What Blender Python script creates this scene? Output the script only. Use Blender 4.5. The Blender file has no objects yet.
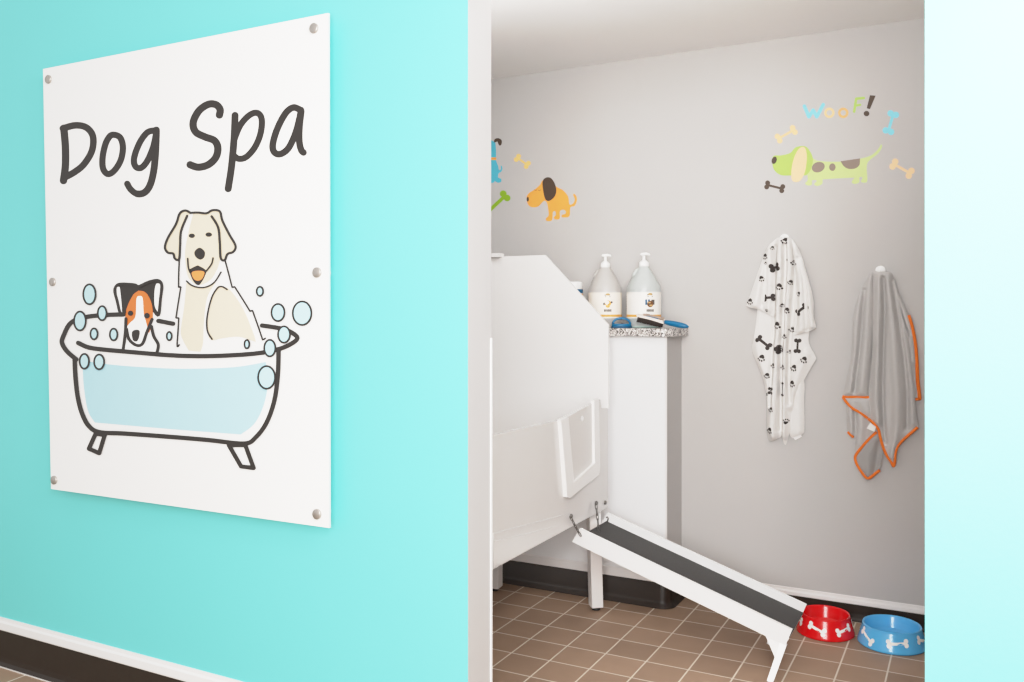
import bpy, bmesh, math, random
from math import sin, cos, pi, radians, sqrt, atan2, exp, hypot
from mathutils import Vector, Matrix
from mathutils.geometry import delaunay_2d_cdt, tessellate_polygon

SC = bpy.context.scene
COL = SC.collection
random.seed(7)

# ------------------------------------------------------------------ camera (measured from the floor grid)
F, YAW, HZ, EYE = 872.0, 0.4853, 310.6, 1.26      # focal length px, yaw, horizon row, eye height m
CY, SY = cos(YAW), sin(YAW)
cam = bpy.data.cameras.new('camera'); co = bpy.data.objects.new('camera', cam); COL.objects.link(co)
co.location = (0, 0, EYE); co.rotation_euler = (pi / 2, 0, YAW)
cam.sensor_width = 36; cam.lens = F / 1024 * 36; cam.shift_y = -(341 - HZ) / 1024; cam.clip_start = 0.02
SC.camera = co

def ray(u, v):
    t = (u - 512) / F
    return (-SY + t * CY, CY + t * SY, -(v - HZ) / F)
def on_y(u, v, y):                                   # measured pixel -> point of a wall plane y
    d = ray(u, v); k = y / d[1]; return Vector((d[0] * k, y, EYE + d[2] * k))
def on_x(u, v, x):
    d = ray(u, v); k = x / d[0]; return Vector((x, d[1] * k, EYE + d[2] * k))
def on_z(u, v, z):
    d = ray(u, v); k = (z - EYE) / d[2]; return Vector((d[0] * k, d[1] * k, z))

# ------------------------------------------------------------------ materials
def lin(c):
    c = c / 255.0
    return c / 12.92 if c <= 0.04045 else ((c + 0.055) / 1.055) ** 2.4
def rgb(r, g, b): return (lin(r), lin(g), lin(b), 1)
def mat(name, col, rough=0.5, metal=0.0, vary=0.03, scale=30, bump=0.0, bscale=200, coat=0.0, trans=0.0, spec=0.5):
    m = bpy.data.materials.new(name); m.use_nodes = True
    nt = m.node_tree; b = nt.nodes['Principled BSDF']
    b.inputs['Roughness'].default_value = rough; b.inputs['Metallic'].default_value = metal
    b.inputs['Coat Weight'].default_value = coat; b.inputs['Transmission Weight'].default_value = trans
    b.inputs['Specular IOR Level'].default_value = spec
    tc = nt.nodes.new('ShaderNodeTexCoord')
    n = nt.nodes.new('ShaderNodeTexNoise'); n.inputs['Scale'].default_value = scale; n.inputs['Detail'].default_value = 3
    nt.links.new(tc.outputs['Object'], n.inputs['Vector'])
    mx = nt.nodes.new('ShaderNodeMix'); mx.data_type = 'RGBA'
    mx.inputs['A'].default_value = tuple(min(1, c * (1 - vary)) for c in col[:3]) + (1,)
    mx.inputs['B'].default_value = tuple(min(1, c * (1 + vary)) for c in col[:3]) + (1,)
    nt.links.new(n.outputs['Fac'], mx.inputs['Factor']); nt.links.new(mx.outputs['Result'], b.inputs['Base Color'])
    if bump:
        n2 = nt.nodes.new('ShaderNodeTexNoise'); n2.inputs['Scale'].default_value = bscale; n2.inputs['Detail'].default_value = 4
        nt.links.new(tc.outputs['Object'], n2.inputs['Vector'])
        bp = nt.nodes.new('ShaderNodeBump'); bp.inputs['Strength'].default_value = bump; bp.inputs['Distance'].default_value = 0.002
        nt.links.new(n2.outputs['Fac'], bp.inputs['Height']); nt.links.new(bp.outputs['Normal'], b.inputs['Normal'])
    return m

TILE, GX, GY = 0.15489, -1.4992, 3.6138
def floor_mat():
    m = bpy.data.materials.new('quarry_tile'); m.use_nodes = True; nt = m.node_tree; L = nt.links; N = nt.nodes
    b = N['Principled BSDF']; b.inputs['Roughness'].default_value = 0.55; b.inputs['Specular IOR Level'].default_value = 0.3
    tc = N.new('ShaderNodeTexCoord'); sp = N.new('ShaderNodeSeparateXYZ'); L.new(tc.outputs['Object'], sp.inputs[0])
    def math_(op, a, b_=None, c=None):
        q = N.new('ShaderNodeMath'); q.operation = op
        for i, v in enumerate((a, b_, c)):
            if v is None: continue
            if isinstance(v, (int, float)): q.inputs[i].default_value = v
            else: L.new(v, q.inputs[i])
        return q.outputs[0]
    ds, ids = [], []
    for ax, off in (('X', GX), ('Y', GY)):
        q = math_('DIVIDE', math_('SUBTRACT', sp.outputs[ax], off), TILE)
        fr = math_('FRACT', q)
        ds.append(math_('MINIMUM', fr, math_('SUBTRACT', 1.0, fr))); ids.append(math_('FLOOR', q))
    d = math_('MULTIPLY', math_('MINIMUM', ds[0], ds[1]), TILE)
    mr = N.new('ShaderNodeMapRange'); mr.inputs['From Min'].default_value = 0.0019; mr.inputs['From Max'].default_value = 0.0036
    L.new(d, mr.inputs['Value'])
    cx = N.new('ShaderNodeCombineXYZ'); L.new(ids[0], cx.inputs[0]); L.new(ids[1], cx.inputs[1])
    wn = N.new('ShaderNodeTexWhiteNoise'); L.new(cx.outputs[0], wn.inputs['Vector'])
    no = N.new('ShaderNodeTexNoise'); no.inputs['Scale'].default_value = 9; no.inputs['Detail'].default_value = 5
    L.new(tc.outputs['Object'], no.inputs['Vector'])
    f = math_('ADD', math_('MULTIPLY', wn.outputs['Value'], 0.5), math_('MULTIPLY', no.outputs['Fac'], 0.5))
    ramp = N.new('ShaderNodeMix'); ramp.data_type = 'RGBA'
    ramp.inputs['A'].default_value = rgb(146, 121, 102); ramp.inputs['B'].default_value = rgb(178, 149, 126); L.new(f, ramp.inputs['Factor'])
    g = N.new('ShaderNodeMix'); g.data_type = 'RGBA'; g.inputs['A'].default_value = rgb(226, 214, 198)
    L.new(ramp.outputs['Result'], g.inputs['B']); L.new(mr.outputs['Result'], g.inputs['Factor'])
    L.new(g.outputs['Result'], b.inputs['Base Color'])
    bp = N.new('ShaderNodeBump'); bp.inputs['Strength'].default_value = 0.4; bp.inputs['Distance'].default_value = 0.002
    L.new(mr.outputs['Result'], bp.inputs['Height']); L.new(bp.outputs['Normal'], b.inputs['Normal'])
    return m
def granite_mat():
    m = bpy.data.materials.new('speckled_granite'); m.use_nodes = True; nt = m.node_tree; L = nt.links; N = nt.nodes
    b = N['Principled BSDF']; b.inputs['Roughness'].default_value = 0.25
    tc = N.new('ShaderNodeTexCoord'); v = N.new('ShaderNodeTexVoronoi'); v.inputs['Scale'].default_value = 230
    L.new(tc.outputs['Object'], v.inputs['Vector'])
    r = N.new('ShaderNodeValToRGB'); e = r.color_ramp.elements
    e[0].position = 0.0; e[0].color = rgb(70, 64, 62); e[1].position = 1.0; e[1].color = rgb(245, 240, 236)
    for p, c in ((0.2, rgb(84, 78, 76)), (0.34, rgb(190, 184, 180)), (0.62, rgb(232, 228, 224)), (0.75, rgb(140, 132, 128))):
        q = e.new(p); q.color = c
    s = N.new('ShaderNodeSeparateColor'); L.new(v.outputs['Color'], s.inputs[0]); L.new(s.outputs[0], r.inputs['Fac'])
    L.new(r.outputs['Color'], b.inputs['Base Color'])
    return m
def rib_mat(name, c1, c2, scale, rot):
    m = bpy.data.materials.new(name); m.use_nodes = True; nt = m.node_tree; L = nt.links; N = nt.nodes
    b = N['Principled BSDF']; b.inputs['Roughness'].default_value = 0.95; b.inputs['Specular IOR Level'].default_value = 0.1
    b.inputs['Sheen Weight'].default_value = 0.2
    tc = N.new('ShaderNodeTexCoord'); mp = N.new('ShaderNodeMapping'); mp.inputs['Rotation'].default_value = (0, rot, 0)
    L.new(tc.outputs['Object'], mp.inputs['Vector'])
    w = N.new('ShaderNodeTexWave'); w.bands_direction = 'X'; w.inputs['Scale'].default_value = scale; w.inputs['Distortion'].default_value = 1.5
    w.inputs['Detail'].default_value = 2; w.inputs['Detail Scale'].default_value = 3
    L.new(mp.outputs['Vector'], w.inputs['Vector'])
    mx = N.new('ShaderNodeMix'); mx.data_type = 'RGBA'; mx.inputs['A'].default_value = c1; mx.inputs['B'].default_value = c2
    L.new(w.outputs['Fac'], mx.inputs['Factor']); L.new(mx.outputs['Result'], b.inputs['Base Color'])
    bp = N.new('ShaderNodeBump'); bp.inputs['Strength'].default_value = 0.3; bp.inputs['Distance'].default_value = 0.001
    L.new(w.outputs['Fac'], bp.inputs['Height']); L.new(bp.outputs['Normal'], b.inputs['Normal'])
    return m

M = dict(
    teal=mat('teal_wall_paint', rgb(108, 213, 211), 0.52, vary=0.02, scale=3, bump=0.12, bscale=90, spec=0.9),
    jamb=mat('jamb_paint', rgb(192, 189, 188), 0.5, vary=0.015, scale=4),
    grey=mat('grey_wall_paint', rgb(192, 189, 187), 0.7, vary=0.015, scale=3, bump=0.08, bscale=120, spec=0.2),
    ceil=mat('ceiling_paint', rgb(242, 240, 238), 0.8, vary=0.02, scale=2, spec=0.2),
    panel=mat('white_wall_panel', rgb(238, 238, 239), 0.35, vary=0.01),
    cap=mat('white_trim', rgb(232, 228, 226), 0.45, vary=0.01),
    guard=mat('white_corner_guard', rgb(250, 249, 248), 0.3, vary=0.01),
    black=mat('dark_cove_base', rgb(43, 33, 26), 0.45, vary=0.12, scale=60, spec=0.4),
    caulk=mat('white_caulk', rgb(228, 222, 216), 0.6),
    tile=floor_mat(), granite=granite_mat(),
    acryl=mat('white_acrylic', rgb(220, 217, 215), 0.16, vary=0.006, scale=2, coat=0.3),
    acryl2=mat('white_acrylic_bright', rgb(240, 237, 235), 0.22, vary=0.005, scale=2, coat=0.2),
    white=mat('white_metal', rgb(244, 242, 241), 0.35, vary=0.01),
    rubber=mat('black_rubber_tread', rgb(80, 78, 77), 0.8, vary=0.25, scale=300, bump=0.6, bscale=500, spec=0.25),
    chrome=mat('steel', rgb(165, 160, 155), 0.3, metal=1.0),
    brushed=mat('brushed_steel', rgb(186, 179, 173), 0.42, metal=0.8, vary=0.1, scale=90),
    dark=mat('dark_steel', rgb(124, 120, 116), 0.4, metal=0.8),
    foot=mat('black_plastic', rgb(28, 26, 25), 0.5),
    clear=mat('clear_plastic', rgb(236, 244, 245), 0.15, trans=0.25),
    signw=mat('sign_white', rgb(244, 242, 240), 0.3, vary=0.004, spec=0.4),
    edge=mat('sign_edge', rgb(214, 218, 220), 0.25),
    ink=mat('sign_ink', rgb(46, 41, 38), 0.5, vary=0.04),
    cream=mat('sign_cream', rgb(226, 212, 186), 0.5, vary=0.02, scale=60),
    inkor=mat('sign_orange', rgb(212, 116, 54), 0.5, vary=0.03),
    tongue=mat('sign_tongue', rgb(226, 148, 80), 0.5),
    inkwh=mat('sign_print_white', rgb(246, 245, 244), 0.4, vary=0.002),
    water=mat('sign_water', rgb(172, 214, 226), 0.5, vary=0.02, scale=20),
    bubble=mat('sign_bubble', rgb(180, 218, 226), 0.5, vary=0.02, scale=30),
    s_or=mat('sticker_orange', rgb(248, 166, 70), 0.6, vary=0.03),
    s_yel=mat('sticker_yellow', rgb(240, 200, 120), 0.6, vary=0.1, scale=120),
    s_brn=mat('sticker_brown', rgb(74, 56, 42), 0.6, vary=0.06),
    s_blue=mat('sticker_blue', rgb(78, 182, 206), 0.6, vary=0.08, scale=150),
    s_lblue=mat('sticker_pale_blue', rgb(132, 212, 232), 0.6, vary=0.12, scale=160),
    s_green=mat('sticker_leaf_green', rgb(136, 174, 34), 0.6, vary=0.04),
    s_lime=mat('sticker_lime', rgb(172, 204, 98), 0.6, vary=0.05),
    s_pale=mat('sticker_pale_green', rgb(198, 218, 142), 0.6, vary=0.04),
    s_peach=mat('sticker_peach', rgb(246, 204, 158), 0.6, vary=0.03),
    s_tan=mat('sticker_tan', rgb(250, 204, 150), 0.6, vary=0.06, scale=120),
    s_lor=mat('sticker_light_orange', rgb(246, 180, 112), 0.6, vary=0.15, scale=160),
    s_spot=mat('sticker_taupe', rgb(138, 122, 110), 0.6, vary=0.06),
    fleece=mat('white_fleece', rgb(226, 223, 220), 0.95, vary=0.03, scale=120, bump=0.4, bscale=600, spec=0.1),
    print_=mat('charcoal_print', rgb(70, 64, 62), 0.95, vary=0.08, scale=150, spec=0.1),
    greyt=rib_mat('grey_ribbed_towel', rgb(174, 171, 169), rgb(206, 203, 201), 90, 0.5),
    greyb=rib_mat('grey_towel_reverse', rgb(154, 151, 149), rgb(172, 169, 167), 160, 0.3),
    hem=mat('orange_hem', rgb(236, 118, 40), 0.85, vary=0.08, scale=200),
    tag=mat('white_cloth_tag', rgb(240, 238, 236), 0.8),
    red=mat('red_plastic', rgb(222, 14, 20), 0.2, vary=0.02, coat=0.4),
    bblue=mat('blue_plastic', rgb(92, 184, 240), 0.2, vary=0.02, coat=0.4),
    bone=mat('white_bone_mark', rgb(252, 251, 247), 0.4),
    jug=mat('frosted_jug', rgb(214, 210, 206), 0.35, vary=0.04, scale=25, trans=0.25),
    jugb=mat('frosted_jug_blue', rgb(214, 219, 217), 0.3, vary=0.08, scale=30, trans=0.25),
    aqua=mat('aqua_liquid', rgb(214, 238, 232), 0.3, vary=0.05),
    creaml=mat('cream_liquid', rgb(240, 230, 218), 0.3, vary=0.04),
    label=mat('paper_label', rgb(246, 241, 234), 0.5, vary=0.01),
    labelc=mat('cream_label', rgb(248, 238, 226), 0.5, vary=0.01),
    lorange=mat('label_orange', rgb(240, 170, 84), 0.5, vary=0.25, scale=120),
    lgold=mat('label_gold', rgb(196, 160, 104), 0.5, vary=0.3, scale=200),
    ldark=mat('label_dark', rgb(92, 84, 78), 0.5, vary=0.2, scale=300),
    lbrown=mat('label_brown', rgb(112, 72, 40), 0.5, vary=0.3, scale=200),
    lblue=mat('label_blue', rgb(20, 92, 132), 0.5, vary=0.2, scale=100),
    pump=mat('white_pump', rgb(247, 246, 244), 0.3, vary=0.01),
    tool=mat('blue_tool', rgb(4, 106, 150), 0.35, vary=0.06),
    tool2=mat('blue_tool_dark', rgb(4, 80, 118), 0.5, vary=0.06),
    wood=mat('pale_brush_back', rgb(232, 222, 214), 0.5, vary=0.05),
    brist=mat('dark_bristle', rgb(58, 48, 44), 0.8, vary=0.3, scale=400),
    pins=mat('tan_bristle', rgb(180, 160, 146), 0.8, vary=0.3, scale=400),
)

# ------------------------------------------------------------------ mesh building
class MB:
    def __init__(s): s.v = []; s.f = []; s.m = []; s.s = []; s.mats = []
    def mi(s, m):
        if m not in s.mats: s.mats.append(m)
        return s.mats.index(m)
    def add(s, vs, fs, m, smooth=False):
        b = len(s.v); k = s.mi(m)
        s.v += [tuple(v) for v in vs]
        for f in fs: s.f.append([b + i for i in f]); s.m.append(k); s.s.append(smooth)
    def box(s, lo, hi, m):
        x0, y0, z0 = lo; x1, y1, z1 = hi
        s.add([(x0,y0,z0),(x1,y0,z0),(x1,y1,z0),(x0,y1,z0),(x0,y0,z1),(x1,y0,z1),(x1,y1,z1),(x0,y1,z1)],
              [(0,3,2,1),(4,5,6,7),(0,1,5,4),(1,2,6,5),(2,3,7,6),(3,0,4,7)], m)
    def prism(s, pts, off, m, mside=None, cap_back=True):           # polygon of 3D points extruded by a vector
        n = len(pts); off = Vector(off); tri = tessellate_polygon([[Vector(p) for p in pts]])
        s.add(pts, [tuple(t) for t in tri], m)
        if cap_back: s.add([Vector(p) + off for p in pts], [tuple(reversed(t)) for t in tri], m)
        s.add(list(pts) + [Vector(p) + off for p in pts], [(i, (i+1) % n, n + (i+1) % n, n + i) for i in range(n)], mside or m)
    def lathe(s, prof, c, m, n=40, ax=None, mfun=None):             # profile (r, h) about an axis
        c = Vector(c); ax = Vector(ax or (0,0,1)).normalized()
        a = ax.orthogonal().normalized(); b = ax.cross(a)
        vs = [c + ax * h + (a * cos(2*pi*i/n) + b * sin(2*pi*i/n)) * r for r, h in prof for i in range(n)]
        for j in range(len(prof) - 1):
            fs = [(j*n+i, j*n+(i+1)%n, (j+1)*n+(i+1)%n, (j+1)*n+i) for i in range(n)]
            used = vs[j*n:(j+2)*n]
            s.add(used, [(i, (i+1)%n, n+(i+1)%n, n+i) for i in range(n)], mfun(j) if mfun else m, True)
    def tube(s, pts, r, m, n=10, closed=False):
        pts = [Vector(p) for p in pts]; k = len(pts); rr = r if isinstance(r, (list, tuple)) else [r] * k
        vs = []; prev = None
        for i, p in enumerate(pts):
            t = (pts[(i+1) % k] - pts[i-1]) if closed else (pts[min(i+1, k-1)] - pts[max(i-1, 0)])
            t.normalize()
            a = t.orthogonal().normalized() if prev is None else (prev - t * prev.dot(t)).normalized()
            prev = a; b = t.cross(a)
            vs += [p + (a * cos(2*pi*q/n) + b * sin(2*pi*q/n)) * rr[i] for q in range(n)]
        fs = []
        for i in range(k if closed else k - 1):
            j = (i + 1) % k
            fs += [(i*n+q, i*n+(q+1)%n, j*n+(q+1)%n, j*n+q) for q in range(n)]
        if not closed: fs += [tuple(range(n-1, -1, -1)), tuple((k-1)*n + q for q in range(n))]
        s.add(vs, fs, m, True)
    def build(s, name, parent=None, bevel=0, seg=2, weld=True):
        me = bpy.data.meshes.new(name); me.from_pydata(s.v, [], s.f); me.update()
        for m in s.mats: me.materials.append(m)
        for p, k, sm in zip(me.polygons, s.m, s.s): p.material_index = k; p.use_smooth = sm
        if weld:
            bm = bmesh.new(); bm.from_mesh(me)
            bmesh.ops.remove_doubles(bm, verts=bm.verts, dist=1e-6); bm.to_mesh(me); bm.free()
        o = bpy.data.objects.new(name, me); COL.objects.link(o)
        if parent: o.parent = parent; o.matrix_parent_inverse = Matrix.Translation(-Vector(parent.location))
        if bevel:
            b = o.modifiers.new('soft', 'BEVEL'); b.width = bevel; b.segments = seg; b.limit_method = 'ANGLE'; b.angle_limit = radians(40)
        return o

def tag(o, label=None, cat=None, group=None, kind=None):
    if label: o['label'] = label
    if cat: o['category'] = cat
    if group: o['group'] = group
    if kind: o['kind'] = kind
    return o
def thing(name, loc, label, cat, group=None):
    o = bpy.data.objects.new(name, None); COL.objects.link(o); o.location = loc; o.empty_display_size = 0.05
    return tag(o, label, cat, group)
def struct(o): o['kind'] = 'structure'; return o

# ------------------------------------------------------------------ flat shapes (2D, traced), laid on a plane
def smooth(pts, n=6, closed=True):                     # Catmull-Rom; a third value marks a sharp corner
    P = [(p[0], p[1]) for p in pts]; sharp = [len(p) > 2 for p in pts]; k = len(P); out = []
    for i in range(k if closed else k - 1):
        p1, p2 = P[i], P[(i+1) % k]
        p0 = P[i-1] if (closed or i > 0) else p1
        p3 = P[(i+2) % k] if (closed or i + 2 < k) else p2
        if sharp[i]: p0 = p1
        if sharp[(i+1) % k]: p3 = p2
        for j in range(n):
            t = j / n; t2 = t*t; t3 = t2*t
            out.append(tuple(0.5 * (2*p1[a] + (p2[a]-p0[a])*t + (2*p0[a]-5*p1[a]+4*p2[a]-p3[a])*t2 + (3*p1[a]-p0[a]-3*p2[a]+p3[a])*t3) for a in (0, 1)))
    if not closed: out.append(P[-1])
    return out
def ell(cx, cy, rx, ry, rot=0, n=28):
    c, s = cos(rot), sin(rot)
    return [(cx + rx*cos(2*pi*i/n)*c - ry*sin(2*pi*i/n)*s, cy + rx*cos(2*pi*i/n)*s + ry*sin(2*pi*i/n)*c) for i in range(n)]
def stroke(pts, w, closed=False, caps=True):           # outline polygons of a thick line
    w = w if isinstance(w, (list, tuple)) else [w] * len(pts); k = len(pts); polys = []
    nrm = []
    for i in range(k):
        a = pts[i-1] if (closed or i) else pts[0]; b = pts[(i+1) % k] if (closed or i < k-1) else pts[-1]
        dx, dy = b[0]-a[0], b[1]-a[1]; l = hypot(dx, dy) or 1; nrm.append((-dy/l, dx/l))
    for i in range(k if closed else k - 1):
        j = (i+1) % k
        polys.append([(pts[i][0]+nrm[i][0]*w[i]/2, pts[i][1]+nrm[i][1]*w[i]/2), (pts[j][0]+nrm[j][0]*w[j]/2, pts[j][1]+nrm[j][1]*w[j]/2),
                      (pts[j][0]-nrm[j][0]*w[j]/2, pts[j][1]-nrm[j][1]*w[j]/2), (pts[i][0]-nrm[i][0]*w[i]/2, pts[i][1]-nrm[i][1]*w[i]/2)])
    if caps and not closed:
        for i in (0, k-1): polys.append(ell(pts[i][0], pts[i][1], w[i]/2, w[i]/2, n=14))
    return polys
def corners(pts, w, closed=False):                     # thick straight polyline with round joints
    out = []
    for i in range(len(pts) if closed else len(pts)-1): out += stroke([pts[i], pts[(i+1) % len(pts)]], w)
    return out
def bone2(p, q, w, r):                                 # a cartoon bone between two knob centres
    dx, dy = q[0]-p[0], q[1]-p[1]; l = hypot(dx, dy); dx /= l; dy /= l; nx, ny = -dy, dx
    out = [[(p[0]+nx*w/2, p[1]+ny*w/2), (q[0]+nx*w/2, q[1]+ny*w/2), (q[0]-nx*w/2, q[1]-ny*w/2), (p[0]-nx*w/2, p[1]-ny*w/2)]]
    for c, s in ((p, -1), (q, 1)):
        for t in (-1, 1): out.append(ell(c[0]+nx*t*r*0.85 + dx*s*r*0.25, c[1]+ny*t*r*0.85 + dy*s*r*0.25, r, r, n=16))
    return out
def paw2(x, y, r, rot=0):
    c, s = cos(rot), sin(rot); T = lambda a, b: (x + a*c - b*s, y + a*s + b*c)
    pad = [T(a*r, b*r) for a, b in ((-.55,-.45),(-.2,-.75),(.1,-.8),(.45,-.5),(.6,-.05),(.35,.2),(0,.1),(-.4,.2),(-.65,0))]
    out = [smooth(pad, 3)]
    for a, b in ((-.75,.45),(-.3,.75),(.25,.75),(.72,.4)): p = T(a*r, b*r); out.append(ell(p[0], p[1], .21*r, .27*r, n=10))
    return out
def inside(p, poly):
    r = False; j = len(poly)-1
    for i in range(len(poly)):
        a, b = poly[i], poly[j]
        if (a[1] > p[1]) != (b[1] > p[1]) and p[0] < (b[0]-a[0])*(p[1]-a[1])/(b[1]-a[1])+a[0]: r = not r
        j = i
    return r
def union(polys, extra=()):
    pts = []; faces = []
    for p in polys:
        q = [p[i] for i in range(len(p)) if hypot(p[i][0]-p[i-1][0], p[i][1]-p[i-1][1]) > 1e-5]
        faces.append(list(range(len(pts), len(pts)+len(q)))); pts += [Vector((a[0], a[1])) for a in q]
    pts += [Vector(e) for e in extra]
    r = delaunay_2d_cdt(pts, [], faces, 1, 1e-5); T = []
    bx = [(min(a[0] for a in p), max(a[0] for a in p), min(a[1] for a in p), max(a[1] for a in p), p) for p in polys]
    for f in r[2]:                                       # a hole enclosed by strokes stays open
        q = sum((r[0][i] for i in f), Vector((0, 0))) / len(f)
        if not any(x0 <= q[0] <= x1 and y0 <= q[1] <= y1 and inside(q, p) for x0, x1, y0, y1, p in bx): continue
        for i in range(1, len(f)-1):
            a, b, c = r[0][f[0]], r[0][f[i]], r[0][f[i+1]]; x = (b-a).cross(c-a)
            if abs(x) < 1e-9: continue
            T.append((f[0], f[i+1], f[i]) if x > 0 else (f[0], f[i], f[i+1]))
    return r[0], T
class Flat:                                            # layered flat shapes on a wall or sign, thickness towards the viewer
    def __init__(s, y, first=0.0006, step=0.00035): s.mb = MB(); s.y = y; s.k = 0; s.n = 0; s.first = first; s.step = step
    def put(s, polys, m, conv=lambda p: p):             # the union of the shapes, never two faces on one spot
        if polys and not isinstance(polys[0][0], (tuple, list)): polys = [polys]
        y = s.y - s.first - s.k * s.step - s.n * .000025; s.n += 1
        V, T = union([[conv(q) for q in p] for p in polys])
        P = [on_y(q[0], q[1], y) for q in V]
        s.mb.add(P, T, m)
        cnt = {}
        for t in T:
            for i in range(3): cnt[(t[i], t[(i+1) % 3])] = 1
        th = s.step if s.k else s.first
        rim = [e for e in cnt if (e[1], e[0]) not in cnt]
        s.mb.add([P[i] for e in rim for i in e] + [P[i] + Vector((0, th*.9, 0)) for e in rim for i in e],
                 [(2*k+1, 2*k, 2*len(rim)+2*k, 2*len(rim)+2*k+1) for k in range(len(rim))], m)
    def layer(s): s.k += 1; s.n = 0; return s

# ================================================================== SETTING
YW, TW = 1.90, 0.12                     # hall face of the front wall, its thickness
YB = 3.785                              # back wall
ZC = 2.44
XO0, XO1 = on_y(468, 300, YW).x, on_y(925, 300, YW).x      # the doorway
XL, XR = -2.75, 0.75                    # side walls of the wash room
ZH = 2.12                               # doorway head
mb = MB(); mb.add([(-5.2,-2.6,0),(3.4,-2.6,0),(3.4,YB+.1,0),(-5.2,YB+.1,0)], [(0,1,2,3)], M['tile'])
mb.add([(-5.2,-2.6,-.05),(3.4,-2.6,-.05),(3.4,YB+.1,-.05),(-5.2,YB+.1,-.05)], [(3,2,1,0)], M['tile'])
struct(mb.build('floor'))
zt = on_y(492, 80, YB).z, on_y(924, 17, YB).z
ZC = (zt[0] + zt[1]) / 2
mb = MB(); mb.box((XL-.1, YW+TW+.001, ZC), (XR+.1, YB+.1, ZC+.08), M['ceil']); struct(mb.build('ceiling'))
# front wall: hall side teal, doorway faces pale grey, room side grey
mb = MB()
def wallpiece(x0, x1, z0, z1):
    y0, y1 = YW, YW+TW
    mb.add([(x0,y0,z0),(x1,y0,z0),(x1,y0,z1),(x0,y0,z1)], [(0,1,2,3)], M['teal'])
    mb.add([(x0,y1,z0),(x1,y1,z0),(x1,y1,z1),(x0,y1,z1)], [(3,2,1,0)], M['grey'])
    mb.add([(x0,y0,z0),(x0,y1,z0),(x0,y1,z1),(x0,y0,z1)], [(3,2,1,0)], M['jamb'])
    mb.add([(x1,y0,z0),(x1,y1,z0),(x1,y1,z1),(x1,y0,z1)], [(0,1,2,3)], M['jamb'])
    mb.add([(x0,y0,z0),(x1,y0,z0),(x1,y1,z0),(x0,y1,z0)], [(3,2,1,0)], M['jamb'])
    mb.add([(x0,y0,z1),(x1,y0,z1),(x1,y1,z1),(x0,y1,z1)], [(0,1,2,3)], M['jamb'])
wallpiece(-5.2, XO0, 0, 2.75); wallpiece(XO1, 3.4, 0, 2.75); wallpiece(XO0, XO1, ZH, 2.75)
struct(mb.build('wall_front', weld=False))
mb = MB(); mb.box((XL-.1, YB, 0), (XR+.1, YB+.1, ZC), M['grey']); struct(mb.build('wall_back'))
mb = MB(); mb.box((XL-.1, YW+TW, 0), (XL, YB, ZC), M['grey']); struct(mb.build('wall_left'))
mb = MB(); mb.box((XR, YW+TW, 0), (XR+.1, YB, ZC), M['grey']); struct(mb.build('wall_right'))
# white corner guard on the inner corner of the doorway
zg = on_y(491, 338, YW+TW).z
mb = MB(); mb.box((XO0, YW+TW-.006, 0.001), (XO0+.0025, YW+TW+.0025, zg), M['guard']); mb.box((XO0-.03, YW+TW, 0.001), (XO0+.0025, YW+TW+.0025, zg), M['guard'])
o = struct(mb.build('trim_1', bevel=.001)); o['label'] = 'white corner guard strip on the inner edge of the doorway'
# low wall with white panel front
YP = 3.575; XP = on_y(667, 420, YP).x; ZLT = 1.150
mb = MB()
mb.box((XL, YP, 0), (XP, YB, ZLT), M['grey'])
mb.box((XL, YP-.006, .13), (XP-.006, YP, ZLT-.001), M['panel'])
mb.box((XP-.007, YP-.008, .13), (XP+.001, YP+.001, ZLT-.001), M['cap'])
struct(mb.build('wall_low'))
# baseboards: dark coved base with white cap
def base_run(name, A, B, nrm, hb, capz=None, seed=0):
    A = Vector(A); B = Vector(B); n = Vector(nrm)
    prof = [(0,0),(.016,0),(.0155,.004),(.009,.014),(.007,.03),(.007,hb-.004),(.005,hb),(0,hb)]
    mb = MB(); va = [A + n*d + Vector((0,0,z+.0005)) for d, z in prof]; vb = [B + n*d + Vector((0,0,z+.0005)) for d, z in prof]
    mb.prism(va, B-A, M['black']); return struct(mb.build(name))
def cap_run(name, A, B, nrm, z0, z1):
    A = Vector(A); B = Vector(B); n = Vector(nrm)
    prof = [(0,z0),(.012,z0),(.013,z0+.004),(.011,z1-.016),(.006,z1-.010),(.004,z1),(0,z1)]
    mb = MB(); va = [A + n*d + Vector((0,0,z)) for d, z in prof]
    mb.prism(va, B-A, M['cap']); return struct(mb.build(name))
zf0, zf1 = on_y(0, 618, YW-.01).z, on_y(0, 629.5, YW-.01).z
base_run('baseboard_front', (-5.2, YW, 0), (XO0, YW, 0), (0,-1,0), zf1); cap_run('trim_2', (-5.2, YW, 0), (XO0, YW, 0), (0,-1,0), zf1, zf0)
base_run('baseboard_front.001', (XO1, YW, 0), (3.4, YW, 0), (0,-1,0), zf1); cap_run('trim_2.001', (XO1, YW, 0), (3.4, YW, 0), (0,-1,0), zf1, zf0)
mb = MB(); mb.box((-5.2, YW-.020, 0.0003), (XO0, YW-.0155, .0025), M['caulk']); struct(mb.build('trim_5'))
zb0, zb1 = on_y(900, 603.5, YB-.01).z, on_y(900, 611, YB-.01).z
base_run('baseboard_back', (XP, YB, 0), (XR, YB, 0), (0,-1,0), zb1); cap_run('trim_3', (XP, YB, 0), (XR, YB, 0), (0,-1,0), zb1, zb0)
base_run('baseboard_right', (XR, YW+TW, 0), (XR, YB, 0), (-1,0,0), zb1)
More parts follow.
